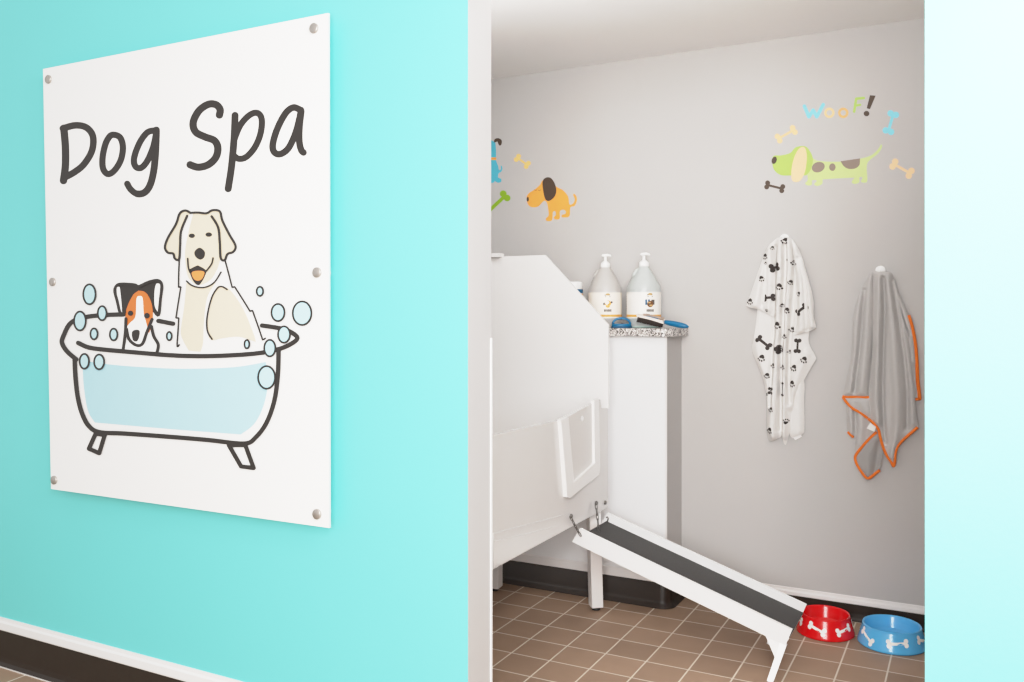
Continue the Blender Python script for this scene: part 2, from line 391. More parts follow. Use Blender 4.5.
# coved base round the end of the low wall, with a rounded corner
zl1 = on_y(560, 567.5, YP-.01).z; zl0 = on_y(560, 559, YP-.01).z
path = [(XL, YP)] + [(XP-.03 + .03*sin(a), YP+.03 - .03*cos(a)) for a in [radians(9*i) for i in range(11)]] + [(XP, YB-.008)]
prof = [(.0005,0),(.030,0),(.029,.004),(.017,.014),(.013,.032),(.0125,zl1-.005),(.010,zl1),(.0005,zl1)]
vs = []
for i, p in enumerate(path):
    a = path[max(i-1,0)]; b = path[min(i+1,len(path)-1)]; dx, dy = b[0]-a[0], b[1]-a[1]; l = hypot(dx, dy); nx, ny = dy/l, -dx/l
    vs += [(p[0]+nx*d, p[1]+ny*d, z+.0005) for d, z in prof]
k = len(prof); fs = [(i*k+j, (i+1)*k+j, (i+1)*k+(j+1)%k, i*k+(j+1)%k) for i in range(len(path)-1) for j in range(k)]
fs += [tuple(range(k-1,-1,-1)), tuple((len(path)-1)*k+j for j in range(k))]
mb = MB(); mb.add(vs, fs, M['black'], True); struct(mb.build('baseboard_low', weld=False))
cap_run('trim_4', (XL, YP, 0), (XP-.01, YP, 0), (0,-1,0), zl1, zl1+.05)

# ================================================================== SIGN
YS = YW - 0.042
sc_ = on_y(190, 290, YS)
sign = thing('wall_sign', (sc_.x, YW, on_y(190, 510, YS).z), 'large white sign of two cartoon dogs in a bathtub, on the turquoise wall', 'sign')
q = [on_y(43,69,YS), on_y(328.4,13,YS), on_y(329.4,528,YS), on_y(51,489,YS)]
mb = MB(); mb.prism(q, (0, .006, 0), M['signw'], M['edge']); mb.build('panel', sign)
for i, (u, v) in enumerate(((49,79.5),(314.5,28.5),(53.2,282),(317.5,272.5),(54.7,480),(317.5,514))):
    c = on_y(u, v, YS)
    mb = MB(); mb.lathe([(0,.0065),(.0130,.0065),(.0142,.0055),(.0144,0)], c, M['brushed'], 28, (0,-1,0))
    so = mb.build('standoff', sign)
    mb = MB(); mb.lathe([(.0085,.0065),(.0085,.034),(.013,.0345),(.013,YW-YS-.0005),(0,YW-YS-.0005)], c, M['clear'], 24, (0,1,0))
    mb.build('barrel', so)
# lettering (hand-drawn strokes)
cz = lambda p: (30 + p[0]*.3125, p[1]*.3125)
fl = Flat(YS, .0005)
def S(pts, w, closed=False, n=8): return stroke(smooth(pts, n, closed), [q*1.14 for q in w] if isinstance(w, list) else w*1.14, closed)
W = 20
L_ = []
L_ += S([(108,410),(113,470),(113,530),(107,578)], 21)
L_ += S([(105,411),(145,401),(180,408),(201,436),(198,482),(172,526),(140,552),(110,568)], 19)
L_ += S([(266,431),(288,440),(297,470),(291,510),(272,543),(250,557),(234,540),(232,505),(240,465),(252,440)], 18, True)
L_ += S([(402,417),(375,424),(350,458),(333,505),(337,532),(355,537),(375,515),(394,470),(404,424)], 18)
L_ += S([(404,416),(402,480),(396,545),(384,592),(366,616),(342,620),(322,606),(311,588)], [20]*41+[18]*16)
L_ += S([(606,368),(608,350),(595,335),(570,334),(540,355),(522,392),(530,422),(560,438),(590,450),(601,474),(594,504),(570,527),(538,535),(512,527)], 21)
L_ += S([(656,369),(653,440),(645,530),(634,604)], 20)
L_ += S([(653,448),(672,402),(700,370),(726,361),(741,380),(738,425),(720,470),(692,502),(668,508),(652,498)], 18)
L_ += S([(862,350),(842,344),(818,362),(792,410),(777,460),(781,486),(800,493),(826,475),(848,430),(862,380),(867,352)], 19)
L_ += S([(868,355),(862,410),(862,455),(868,480),(875,488)], 19)
fl.put(L_, M['ink'], conv=cz)
o = fl.mb.build('lettering', sign, weld=False); o['label'] = 'dark brown hand-lettered words'
# printed picture
fl = Flat(YS, .0005, .0008)
B_ = lambda p: (40 + p[0]*.20539, 190 + p[1]*.20539)
C_ = lambda p: (150 + p[0]*.23457, 190 + p[1]*.23457)
D_ = lambda p: (40 + p[0]*.32258, 320 + p[1]*.32258)
def mp(f, pts): return [tuple(f(p)) + tuple(p[2:]) for p in pts]
# layer 0: white print ground behind artwork, tub water
fl.put(smooth(mp(D_, [(132,126,1),(220,138),(320,146),(450,151),(600,146),(700,130,1),(706,200),(692,268),(664,322),(622,355,1),(400,338),(170,318,1),(148,280),(135,200)]), 6), M['water'])
# cream dog fills
fl.put(smooth(mp(C_, [(125,102),(150,88),(173,98,1),(150,128),(132,175),(128,235),(125,288),(117,299),(104,291),(98,272),(76,268),(64,245),(75,205),(100,160)]), 5), M['cream'])
fl.put(smooth(mp(C_, [(240,98,1),(265,86),(297,92),(308,130),(338,190),(363,237),(355,263),(330,273),(318,298),(302,292),(297,225),(290,160),(264,115)]), 5), M['cream'])
fl.put(smooth(mp(C_, [(184,100,1),(240,99),(264,120),(289,165),(296,230),(298,300,1),(285,340),(255,385),(205,405),(165,375),(152,320),(150,255),(165,175)]), 5), M['cream'])
fl.put(smooth(mp(C_, [(155,395,1),(210,415),(278,395,1),(243,460),(230,560),(226,650),(215,690,1),(165,685,1),(140,640),(131,600),(145,500)]), 5), M['cream'])
fl.put(smooth(mp(C_, [(280,420),(310,412),(345,430),(400,512),(444,620),(450,648,1),(380,626),(310,632),(262,640),(245,600),(252,520)]), 5), M['cream'])
# terrier fills
fl.put(smooth(mp(B_, [(372,468),(400,458),(460,462),(480,470),(530,447),(572,440),(590,462),(586,530),(577,608,1),(560,595),(545,600),(535,640),(430,650),(412,600),(388,600,1),(375,530)]), 5), M['ink'])
fl.put([mp(D_, [(268,0),(345,0),(352,55),(362,98),(258,94)])], M['inkwh'])
fl.layer()
fl.put(smooth(mp(B_, [(373,482),(387,472,1),(394,530),(399,600,1),(384,580)]), 4), M['inkwh'])
fl.put(smooth(mp(B_, [(566,456,1),(584,462),(579,525),(572,592,1),(558,560),(558,490)]), 4), M['inkwh'])
fl.put(smooth(mp(B_, [(455,508,1),(465,500),(480,490,1),(505,494),(522,508,1),(540,545),(549,600),(544,650),(530,700,1),(440,700,1),(420,660),(417,600),(432,550)]), 5), M['inkor'])
# mouth of the big dog
fl.put(smooth(mp(C_, [(165,340,1),(185,329),(203,321,1),(225,332),(242,345,1),(226,382),(205,406),(182,384)]), 5), M['ink'])
fl.put(smooth(mp(C_, [(211,246),(232,262),(231,285),(214,297),(194,284),(190,262)]), 5), M['ink'])
fl.put([ell(*C_((178,195)), 3.0, 2.2), ell(*C_((250,190)), 3.2, 2.2)], M['ink'])
fl.layer()
fl.put(smooth(mp(C_, [(178,352),(204,344),(231,350),(222,378),(203,387),(186,378)]), 5), M['tongue'])
fl.put(smooth(mp(B_, [(470,530),(485,516),(499,528),(504,600),(516,645),(530,700,1),(440,712,1),(418,670,1),(440,645),(465,615)]), 5), M['inkwh'])
fl.put(smooth(mp(D_, [(266,35,1),(290,10),(320,12),(336,30,1),(326,60),(312,77),(290,72),(274,60)]), 5), M['inkwh'])
fl.put([mp(D_, [(268,70),(330,74),(360,98),(258,94)])], M['inkwh'])
fl.layer()
fl.put([ell(*B_((440,600)), 2.6, 2.6), ell(*B_((520,612)), 2.8, 2.8)], M['ink'])
fl.put(smooth(mp(D_, [(285,38),(297,30),(308,34),(307,52),(300,66),(288,62)]), 4), M['ink'])
w1 = 1.55
for p in ([(125,288),(122,350),(121,415,1),(131,412,1),(120,480),(110,546,1),(122,545,1),(119,600),(115,665),(124,660)],
          [(318,295),(333,350),(350,416,1),(360,412,1),(392,462),(426,517,1),(436,513,1),(460,580),(480,640,1),(491,632)],
          [(302,350),(275,392),(240,413),(205,415),(175,405),(155,388)], [(328,424),(308,412),(288,417),(262,460),(243,540),(244,600),(264,636)],
          [(160,292),(163,330),(170,350)], [(268,290),(262,315),(240,345)]):
    fl.put(stroke(smooth(mp(C_, p), 5, False), w1), M['ink'])
for p in ([(173,98),(150,87),(126,100),(110,145),(75,205),(63,245),(76,267),(98,271),(104,290),(117,299),(125,288),(128,235),(132,175),(158,110)],
          [(172,97),(205,96),(240,99),(265,86),(297,91),(308,130),(338,190),(364,237),(355,263),(330,273),(318,299),(301,290),(297,225),(290,160),(262,112)]):
    fl.put(stroke(smooth(mp(C_, p), 5, False), 2.3), M['ink'])
fl.put(stroke(smooth(mp(B_, [(412,595),(390,598),(375,540),(363,490),(374,464),(400,457),(460,461),(480,469),(530,447),(575,440),(593,466),(586,530),(577,608),(556,590)]), 5, False), 2.8), M['ink'])
for p in ([(266,-4),(264,40),(257,96)], [(268,28),(276,60),(298,78),(317,74),(330,40),(347,-2)], [(345,20),(352,50),(366,76),(362,102)]):
    fl.put(stroke(smooth(mp(D_, p), 5, False), 3.0), M['ink'])
# tub outline
T = 4.5
fl.put(stroke(smooth([B_((405,606)), B_((330,608)), B_((225,618)), B_((150,646)), D_((72,50)), D_((68,72)), D_((84,98)), D_((112,122))], 6, False), T), M['ink'])
fl.put(stroke(smooth(mp(D_, [(107,120),(109,170),(116,235),(130,290),(152,330),(185,348),(260,352),(400,362),(520,372),(632,383),(668,364),(702,318),(726,250),(737,170),(739,96)]), 6, False), T), M['ink'])
fl.put(stroke(smooth(mp(D_, [(118,71),(150,85),(200,92),(280,99),(400,109),(500,112),(600,109),(690,101),(755,85),(796,60),(785,42),(750,27),(688,17)]), 6, False), T), M['ink'])
fl.put(stroke([B_((578,637)), B_((646,651))], 4.4), M['ink'])
fl.put(stroke([C_((35,558)), C_((98,570))], 4.4), M['ink'])
for p in ([(172,352),(200,357),(183,413),(151,399)], [(585,388),(636,388),(662,459),(623,454)]):
    fl.put(corners(mp(D_, p), 4.2, True), M['ink'])
fl.layer()
BUB = [(89.3,294.3,6.8,10.7),(102,313.2,5,7.8),(79.8,321,6.5,10.2),(93.9,333.9,4.2,6.2),(113.5,334.5,4.4,6.6),(84.2,361.3,5.3,8.1),(99,361.9,5.6,8.1),(169.1,336.1,3.1,4.9),
       (246.8,344.2,3.1,4.9),(269.7,348.1,6.2,9),(283.9,334.5,6.6,8.9),(266.5,377.4,9.1,12),(259.8,291.3,3.9,5.3),(277.9,312.5,7.2,9.3),(302,313.2,10,12.5)]
for c in BUB: fl.put([ell(c[0], c[1], c[2]+.25, c[3]+.25)], M['ink'])
fl.layer()
for x, y, a, b in BUB: fl.put([ell(x, y, a-1.75, b-1.75)], M['bubble'])
fl.mb.build('printed_picture', sign, weld=False)

# ================================================================== STICKERS on the back wall
E_ = lambda p: (480 + p[0]*.16129, 120 + p[1]*.16129)
F_ = lambda p: (750 + p[0]*.19068, 80 + p[1]*.19068)
def sticker(name, label, cat, layers, group, f):
    fl = Flat(YB)
    for i, lay in enumerate(layers):
        if i: fl.layer()
        for polys, m in lay: fl.put([mp(f, p) for p in polys], m)
    return tag(fl.mb.build(name, weld=False), label, cat, group)
G1, G2, G3 = 'cartoon dog stickers on the grey wall', 'bone stickers on the grey wall', 'letter stickers on the grey wall'
sm = lambda pts, n=5: smooth(pts, n)
orange_body = sm([(388,375),(372,402),(340,430),(302,455),(289,482),(296,520),(320,540),(360,536),(395,502),(414,512),(424,560),(425,592),(408,612),(416,626),(445,622),(450,590),(452,570),(466,566),(470,588),(457,604),(470,617),(494,610),(495,566),(515,556),(532,566),(528,582),(508,588),(510,603),(553,597),(560,542),(586,532),(600,500),(598,475),(584,458),(578,466),(588,492),(576,518),(554,522),(546,475),(515,436),(474,414),(430,380)])
ear = sm([(388,380),(410,357),(440,360),(464,395),(473,440),(460,478),(428,502),(405,490),(392,440)])
sticker('dog_sticker', 'orange cartoon dog wall sticker with drooping dark brown ear', 'wall sticker',
        [[([orange_body], M['s_or'])], [([ear], M['s_brn']), ([ell(296,491,7,15)], M['s_brn']), (stroke([(336,432),(345,438),(352,432)], 2) + stroke([(362,436),(369,439),(376,432)], 2), M['s_brn'])]], G1, E_)
blue_body = sm([(95,140,1),(99,190),(100,250),(112,285),(118,310),(130,303),(128,284),(134,284),(139,302),(130,322),(116,330),(112,355),(130,365),(131,382),(112,389),(92,380),(80,389),(40,389),(22,376),(40,360),(42,300),(40,240),(20,232),(-25,225),(-42,200),(-35,172),(0,160),(25,130),(60,122)])
sticker('dog_sticker', 'blue sitting cartoon dog wall sticker, half hidden behind the door jamb', 'wall sticker',
        [[([blue_body], M['s_blue'])], [([[(38,232),(100,232),(101,248),(39,248)]], M['s_or']), ([sm([(85,140,1),(92,118),(115,113),(134,126),(133,150),(122,159),(112,145),(108,134),(96,138)])], M['s_brn']), ([ell(-36,186,8,12)], M['s_brn'])]], G1, E_)
head = sm([(124,398),(165,395),(212,382),(240,353),(290,348),(318,380),(330,420),(318,470),(295,500,1),(215,501),(160,498),(126,470),(117,430)])
body = sm([(300,370,1),(330,410),(370,425),(480,428),(580,412),(635,395),(670,365),(687,338),(692,350),(672,385),(622,426),(612,460),(615,528),(598,539),(582,532),(590,512),(574,510),(572,537),(548,545),(533,535),(548,512,1),(460,516),(381,521,1),(378,545),(352,556),(336,546),(350,528),(326,526),(324,549),(302,553),(289,541),(303,522),(295,470,1)])
sticker('dog_sticker', 'long pale green cartoon dog wall sticker with brown spots and peach ear', 'wall sticker',
        [[([body], M['s_pale'])], [([head], M['s_lime']), ([ell(358,457,35,27,-.35), ell(432,457,17,20), sm([(475,426,1),(577,411,1),(574,445),(552,464),(516,466),(490,450)])], M['s_spot'])],
         [([sm([(262,356),(288,356),(298,400),(290,475),(266,525),(235,535),(217,515),(220,450),(238,390)])], M['s_peach']), ([ell(127,421,13,20,.35)], M['s_brn'])]], G1, F_)
sticker('bone_sticker', 'small yellow bone sticker above the orange dog sticker', 'wall sticker', [[(bone2((235,237),(290,276),13,15), M['s_yel'])]], G2, E_)
sticker('bone_sticker', 'leaf green bone sticker slanting beside the door jamb', 'wall sticker', [[(bone2((40,578),(152,474),22,21), M['s_green'])]], G2, E_)
sticker('bone_sticker', 'tan bone sticker above the nose of the green dog sticker', 'wall sticker', [[(bone2((153,305),(226,264),13,15), M['s_tan'])]], G2, F_)
sticker('bone_sticker', 'dark brown bone sticker below the nose of the green dog sticker', 'wall sticker', [[(bone2((93,551),(166,569),12,13), M['s_brn'])]], G2, F_)
sticker('bone_sticker', 'pale blue upright bone sticker near the exclamation mark', 'wall sticker', [[(bone2((750,183),(727,264),15,17), M['s_lblue'])]], G2, F_)
sticker('bone_sticker', 'peach bone sticker behind the tail of the green dog sticker', 'wall sticker', [[(bone2((758,443),(836,487),14,17), M['s_peach'])]], G2, F_)
sticker('letter_sticker', 'pale blue letter W wall sticker', 'wall sticker', [[(corners([(285,137),(309,193),(331,158),(350,193),(384,129)], 19), M['s_lblue'])]], G3, F_)
sticker('letter_sticker', 'tan letter o wall sticker right beside the blue W', 'wall sticker', [[(stroke(ell(416,172,21,21), 13, True), M['s_tan'])]], G3, F_)
sticker('letter_sticker', 'orange letter o wall sticker beside the green F', 'wall sticker', [[(stroke(ell(489,172,21,21), 13, True), M['s_lor'])]], G3, F_)
sticker('letter_sticker', 'leaf green letter F wall sticker', 'wall sticker', [[(corners([(597,94),(557,98),(546,166)], 13) + corners([(553,134),(578,130)], 12), M['s_lime'])]], G3, F_)
sticker('letter_sticker', 'dark brown exclamation mark wall sticker', 'wall sticker', [[([[(629,80),(659,82),(629,153),(612,148)], ell(611,176,15,14)], M['s_brn'])]], G3, F_)

# ================================================================== DOG WASH TUB
XT = -1.336
YBK = on_x(608, 450, XT).y
px_ = lambda L, x: [on_x(u, v, x) for u, v in L]
tub = thing('dog_wash_tub', (XT-.35, YBK-.5, 0), 'white acrylic dog washing tub on legs with tall splash guard', 'dog bathtub')
zb = on_x(607.5, 507.3, XT).z
YF = 2.28; XTL = -2.12; TH = .012
p0 = on_x(494, 435, XT); p1 = on_x(560, 420, XT)
zfront = p0.z + (p0.z-p1.z)/(p0.y-p1.y) * (YF-p0.y)
mb = MB()
endp = [Vector((XT,YF,zb)), Vector((XT,YF,zfront)), p0, p1, on_x(600.5,399.5,XT), on_x(601.5,408.5,XT), on_x(607.8,408,XT), Vector((XT,YBK-.001,zb))]
mb.prism(endp, (-TH,0,0), M['acryl'])
mb.prism([(XTL,YF,zb),(XT-TH,YF,zb),(XT-TH,YF,zfront),(XTL,YF,zfront)], (0,TH,0), M['acryl'])
mb.prism([(XTL,YF+TH,zb),(XTL,YF+TH,zfront),(XTL,YBK,zfront),(XTL,YBK,zb)], (TH,0,0), M['acryl'])
mb.box((XTL+TH, YF+TH, zb), (XT-TH-.0005, YBK-.002, zb+.02), M['acryl'])
mb.build('shell', tub)
mb = MB()
mb.prism(px_(((494,533.5),(530,524),(566,514.5),(563,531.2),(530,549.3),(494,568.8)), XT+.003), (-.0028,0,0), M['acryl'])
mb.prism(px_(((494,541.5),(525,534.5),(556,526.5),(560,531.5),(530,548.3),(494,567.6)), XT+.0055), (-.0024,0,0), M['acryl'])
mb.build('reflection_band', tub, bevel=.002)  # raised strips added to imitate a reflection on the flat end panel
mb = MB()
yb = YBK - .001
gp = [Vector((XTL,yb,zb)), Vector((XTL,yb,on_y(400,262,yb).z)), on_y(491,257,yb), on_y(545,255,yb), on_y(608.3,325,yb), on_y(608.3,408.3,yb), on_y(601.5,409,yb), Vector((on_y(601.5,409,yb).x, yb, zb))]
mb.prism(gp, (0,.012,0), M['acryl2'])
g = mb.build('splash_guard', tub, bevel=.002)
mb = MB(); a = on_y(492,253.3,yb-.03); b = on_y(499.3,257,yb-.03)
mb.box((a.x-.25, yb-.03, b.z), (b.x, yb+.014, a.z), M['acryl2']); mb.build('flange', g, bevel=.002)
# step-through door with raised border
XD = XT + .016
def px(L, x): return [on_x(u, v, x) for u, v in L]
mb = MB()
outer = [(561.5,420.5),(600.6,399.2),(600.4,465),(599.5,474.5),(569.5,497.6),(567.2,496.5)]
mb.prism(px([(562.5,420),(600,399.5),(599.5,470),(568.5,494)], XT+.006), (-.0055,0,0), M['acryl'])
Uo = [(561.3,420.5),(568.5,417.6),(574,482.5),(594.8,463.4),(594.3,400.6),(598.6,398.8),(599.9,466),(599.0,474.8),(570,497.8),(567.2,497)]
mb.prism(px(Uo, XD), (-.0155,0,0), M['acryl2'])
dr = mb.build('door', tub, bevel=.0035, seg=3)
c = on_x(582, 418.5, XT+.0062); mb = MB(); mb.lathe([(0,.0004),(.006,.0004),(.009,.003),(.011,.0004)], c, M['white'], 20, (1,0,0)); mb.build('finger_hole', dr)
# legs
def post(bx, by, tx, ty, top, rot, w=.027):
    mb = MB(); A_, B_2 = [], []
    for a, b in ((-w,-w),(w,-w),(w,w),(-w,w)):
        ox, oy = a*cos(rot)-b*sin(rot), a*sin(rot)+b*cos(rot); A_.append((bx+ox, by+oy, .014)); B_2.append((tx+ox, ty+oy, top))
    mb.add(A_+B_2, [(3,2,1,0),(4,5,6,7)] + [(i,(i+1)%4,4+(i+1)%4,4+i) for i in range(4)], M['white']); l = mb.build('leg', tub, bevel=.003)
    mb = MB(); mb.lathe([(0,.001),(.017,.001),(.018,.006),(.010,.009),(.008,.016)], (bx,by,0), M['foot'], 20); mb.build('foot', l)
bl, tl_ = on_y(596, 600, 3.415), on_y(596, 500, 3.335); post(bl.x, 3.415, tl_.x-.012, 3.335, zb, radians(40), .025)
bl, tl_ = on_y(494.5, 600, 3.44), on_y(494.5, 500, 3.34); post(bl.x, 3.44, tl_.x, 3.34, zb, radians(8), .029)
post(XT-.06, YF+.05, XT-.06, YF+.05, zb, 0); post(XTL+.06, YF+.05, XTL+.06, YF+.05, zb, 0); post(XTL+.06, YBK-.05, XTL+.06, YBK-.05, zb, 0)
for u, v in ((604.5,502.5),(570.5,516),(595.8,503)):
    c = on_x(u, v, XT); mb = MB(); mb.lathe([(.0085,.0005),(.0085,.004),(.006,.008),(0,.009)], c, M['dark'], 16, (1,0,0)); mb.build('bolt', tub)

# ================================================================== RAMP
ramp = thing('dog_ramp', (-.56, 3.22, 0), 'white dog ramp with black tread sloping from the tub to the floor', 'ramp')
YN, YFR = on_x(579, 528.4, XT).y, YBK-.007
A = Vector((XT+.004, 0, on_x(579,528.4,XT).z)); Bp = on_y(795, 631, YN); Bv = Vector((Bp.x, 0, Bp.z))
d = (Bv - A).normalized(); nn = Vector((-d.z, 0, d.x)); nn = nn if nn.z > 0 else -nn
LEN = (Bv - A).length - .010
def rp(s, y, h): q = A + d*s + nn*h; return Vector((q.x, y, q.z))
RH, RD = .062, .034
def rail(y, th, sg):
    mb = MB()
    mb.prism([rp(-.014,y,-RH), rp(.0,y,0), rp(LEN,y,0), rp(LEN-.004,y,-RH)], (0,th*sg,0), M['white'])
    return mb.build('side_rail', ramp, bevel=.002)
rail(YN, .010, 1); rail(YFR, .010, -1)
mb = MB(); mb.prism([rp(0.003,YN+.0102,-RD-.002), rp(0.003,YN+.0102,-RD-.012), rp(LEN-.001,YN+.0102,-RD-.012), rp(LEN-.001,YN+.0102,-RD-.002)], (0,YFR-YN-.0204,0), M['white']); mb.build('deck', ramp)
mb = MB(); mb.prism([rp(0.006,YN+.0105,-RD+.002), rp(0.006,YN+.0105,-RD-.0018), rp(LEN,YN+.0105,-RD-.0018), rp(LEN,YN+.0105,-RD+.002)], (0,YFR-YN-.021,0), M['rubber']); o = mb.build('tread', ramp); o['label'] = 'black non-slip tread'
for y, s0 in ((YN+.001, LEN-.019), (YFR-.02, LEN-.085)):
    mb = MB(); h1 = -RH - .002
    top = rp(s0, y, h1); k = (top.z - .002) / nn.z
    sp_ = -.062 if y < 3.2 else 0
    L4 = [rp(s0-.004,y,h1+.004), rp(s0+.019,y,h1+.004), rp(s0+.020,y+sp_,h1-k*.985), rp(s0+.002,y+sp_,h1-k*.985)]
    mb.prism(L4, (0,.012,0), M['white'])
    mb.prism([rp(s0-.054,y+.004,h1), rp(s0-.004,y+.004,h1), rp(s0+.001,y-.008,h1-.055)], (0,.006,0), M['white'])
    mb.build('leg', ramp, bevel=.001)
def chain(a, b):
    a = Vector(a); b = Vector(b); n = 5; mb = MB()
    for i in range(n):
        c = a.lerp(b, (i+.5)/n); L = (b-a).length / n * .72; t = (b-a).normalized()
        sd = Vector((0,1,0)) if i % 2 else Vector((1,0,0)); sd = (sd - t*sd.dot(t)).normalized()
        mb.tube([c + t*L*cos(q*pi/6) + sd*.0042*sin(q*pi/6) for q in range(12)], .0016, M['dark'], 6, True)
    mb.build('chain', ramp)
ca = on_x(570.5, 517, XT+.012); chain(ca, (rp(.014,YN-.006,-.022).x, YN-.009, rp(.014,YN,-.022).z))
cb = on_x(596, 504, XT+.012); chain(cb, rp(.030, cb.y, -RD+.006))
c2 = on_x(604.5, 510, XT+.012)
mb = MB(); e0 = rp(.014, YFR-.022, -RD+.002); mb.tube([e0, e0+nn*.018, e0+nn*.022-d*.006, e0+nn*.018-d*.010], .0028, M['dark'], 8); mb.build('hook', ramp)

# ================================================================== LEDGE TOP AND WHAT STANDS ON IT
ZT = ZLT + .034
mb = MB(); xr = on_y(683, 330, YP+.03).x - .03; y0, y1 = YP-.035, YB-.0005; R = .05
out = [(XL, y0), (xr-R, y0)] + [(xr-R+R*sin(a), y0+R-R*cos(a)) for a in [radians(10*i) for i in range(1,10)]] + [(xr, y1), (XL, y1)]
mb.prism([(x,y,ZT) for x,y in out], (0,0,-(ZT-ZLT)+.0005), M['granite'])
tag(mb.build('stone_ledge_top', bevel=.004, seg=3), 'speckled grey granite ledge top on the white low wall', 'countertop')

def jug(u, y, label, liquid, tint, art, lab, rot):
    c = on_y(u, 327, y); c.z = ZT + .0005
    root = thing('pump_bottle', c, label, 'bottle', 'gallon pump bottles on the ledge')
    r = .0745; s = .328
    prof = [(0,.001),(r*.9,.001),(r,.008),(r,.165),(r*.995,.170),(r*.965,.180),(r*.90,.191),(r*.72,.217),(r*.52,.243),(r*.36,.262),(r*.27,.271),(r*.25,.276)]
    mb = MB(); mb.lathe(prof, c, tint, 48, mfun=lambda j: liquid if j < 2 else tint)
    bt = mb.build('bottle', root)
    # grip lug beside the neck
    mb = MB(); la = rot + radians(200)
    dv = Vector((cos(la), sin(la), 0))
    mb.tube([c + dv*r*a + Vector((0,0,h)) for a, h in ((.30,.258),(.46,.250),(.58,.238),(.64,.224))], .008, tint, 10); mb.build('handle', bt)
    # label wrap
    n = 40; rl = r + .0007; z0, z1 = .042, .156
    def arc(a0, a1, za, zb_, m, rr, k=24):
        mb.add([c + Vector((rr*cos(a0+(a1-a0)*i/k), rr*sin(a0+(a1-a0)*i/k), z)) for z in (za, zb_) for i in range(k+1)], [(i,i+1,k+2+i,k+1+i) for i in range(k)], m, True)
    mb = MB(); f0 = -pi/2 + .41                     # towards the viewer
    arc(f0-2.1, f0+1.5, z0, z1, lab, rl, 48); arc(f0-2.1, f0+1.5, z0+.006, z0+.016, M['lorange'], rl+.0004, 48)
    fc = f0 + rot
    def spot(da, z, w, h, m, rr, kind='e'):
        pts = ell(0,0,w,h) if kind == 'e' else [(-w,-h),(w,-h),(w,h),(-w,h)]
        a = [(fc + da + p[0]/r, z+p[1]) for p in pts]
        vs = [c + Vector(((rl+rr)*cos(x), (rl+rr)*sin(x), zz)) for x, zz in a]
        mb.add(vs, [tuple(range(len(vs)))], m)
    spot(0, .147, .010, .005, M['lgold'], .0006); spot(-.03, .144, .012, .002, M['ldark'], .0008, 'b')
    spot(0, .137, .012, .0015, M['ldark'], .0006, 'b')
    if art == 'orange':
        spot(0,.108,.015,.013,M['lorange'],.0006); spot(-.05,.112,.010,.008,M['labelc'],.0009); spot(-.22,.105,.004,.006,M['ldark'],.0008); spot(.23,.112,.005,.005,M['ldark'],.0008); spot(0,.094,.009,.006,M['lorange'],.0008)
    else:
        spot(-.16,.112,.010,.012,M['lblue'],.0006,'b'); spot(.17,.112,.008,.011,M['ldark'],.0006,'b'); spot(0,.104,.014,.014,M['lbrown'],.0009); spot(.05,.098,.008,.004,M['lgold'],.0012); spot(-.06,.110,.006,.003,M['lgold'],.0013)
    for i in range(6): spot(-.19+.076*i, .076, .0023, .0055, M['ldark'], .0006, 'b')
    for i in range(9): spot(-1.55+.012*(i%3)-rot, .078+.0075*i, .006, .0018, M['ldark'], .0006, 'b')
    lb = mb.build('label', bt, weld=False)
    mb = MB(); mb.lathe([(.0195,.268),(.0215,.270),(.0215,.286),(.018,.290),(.011,.296),(.0075,.299),(.0065,.300),(.0065,.318),(0,.318)], c, M['pump'], 28)
    pm = mb.build('pump', root)
    hd = Vector((CY, SY, 0)); mb = MB(); b0 = c + Vector((0,0,.320))
    mb.tube([b0-hd*.013, b0-hd*.010+Vector((0,0,.004)), b0+hd*.010+Vector((0,0,.0055)), b0+hd*.022+Vector((0,0,.003)), b0+hd*.026-Vector((0,0,.002))], [.005,.0065,.0065,.005,.0038], M['pump'], 10); mb.build('spout', pm)
jug(605.2, 3.672, 'gallon pump bottle with cream label and orange picture, nearest the splash guard', M['creaml'], M['jug'], 'orange', M['labelc'], .12)
jug(643.8, 3.672, 'gallon pump bottle with white label and blue picture, behind the brush', M['aqua'], M['jugb'], 'blue', M['label'], .30)
# smaller white-capped bottle half behind the guard
c = on_y(573.5, 300, 3.68); c.z = ZT + .0005
bt = thing('capped_bottle', c, 'white capped bottle with blue label showing above the splash guard slope', 'bottle')
mb = MB(); zt_ = on_y(577, 282, 3.68).z - ZT; rr = .043
mb.lathe([(0,.001),(rr,.001),(rr,.05),(rr,zt_-.030)], c, M['label'], 36, mfun=lambda j: M['lorange'] if j == 1 else M['label']); bd = mb.build('body', bt)
mb = MB(); mb.lathe([(rr+.0006,zt_-.052),(rr+.0006,zt_-.034)], c, M['lblue'], 36); mb.lathe([(rr+.0006,zt_-.075),(rr+.0006,zt_-.054)], c, M['lorange'], 36); mb.build('label', bd)
mb = MB(); mb.lathe([(rr*.98,zt_-.030),(rr*.98,zt_-.003),(rr*.93,zt_),(0,zt_)], c, M['pump'], 36); mb.build('cap', bt)
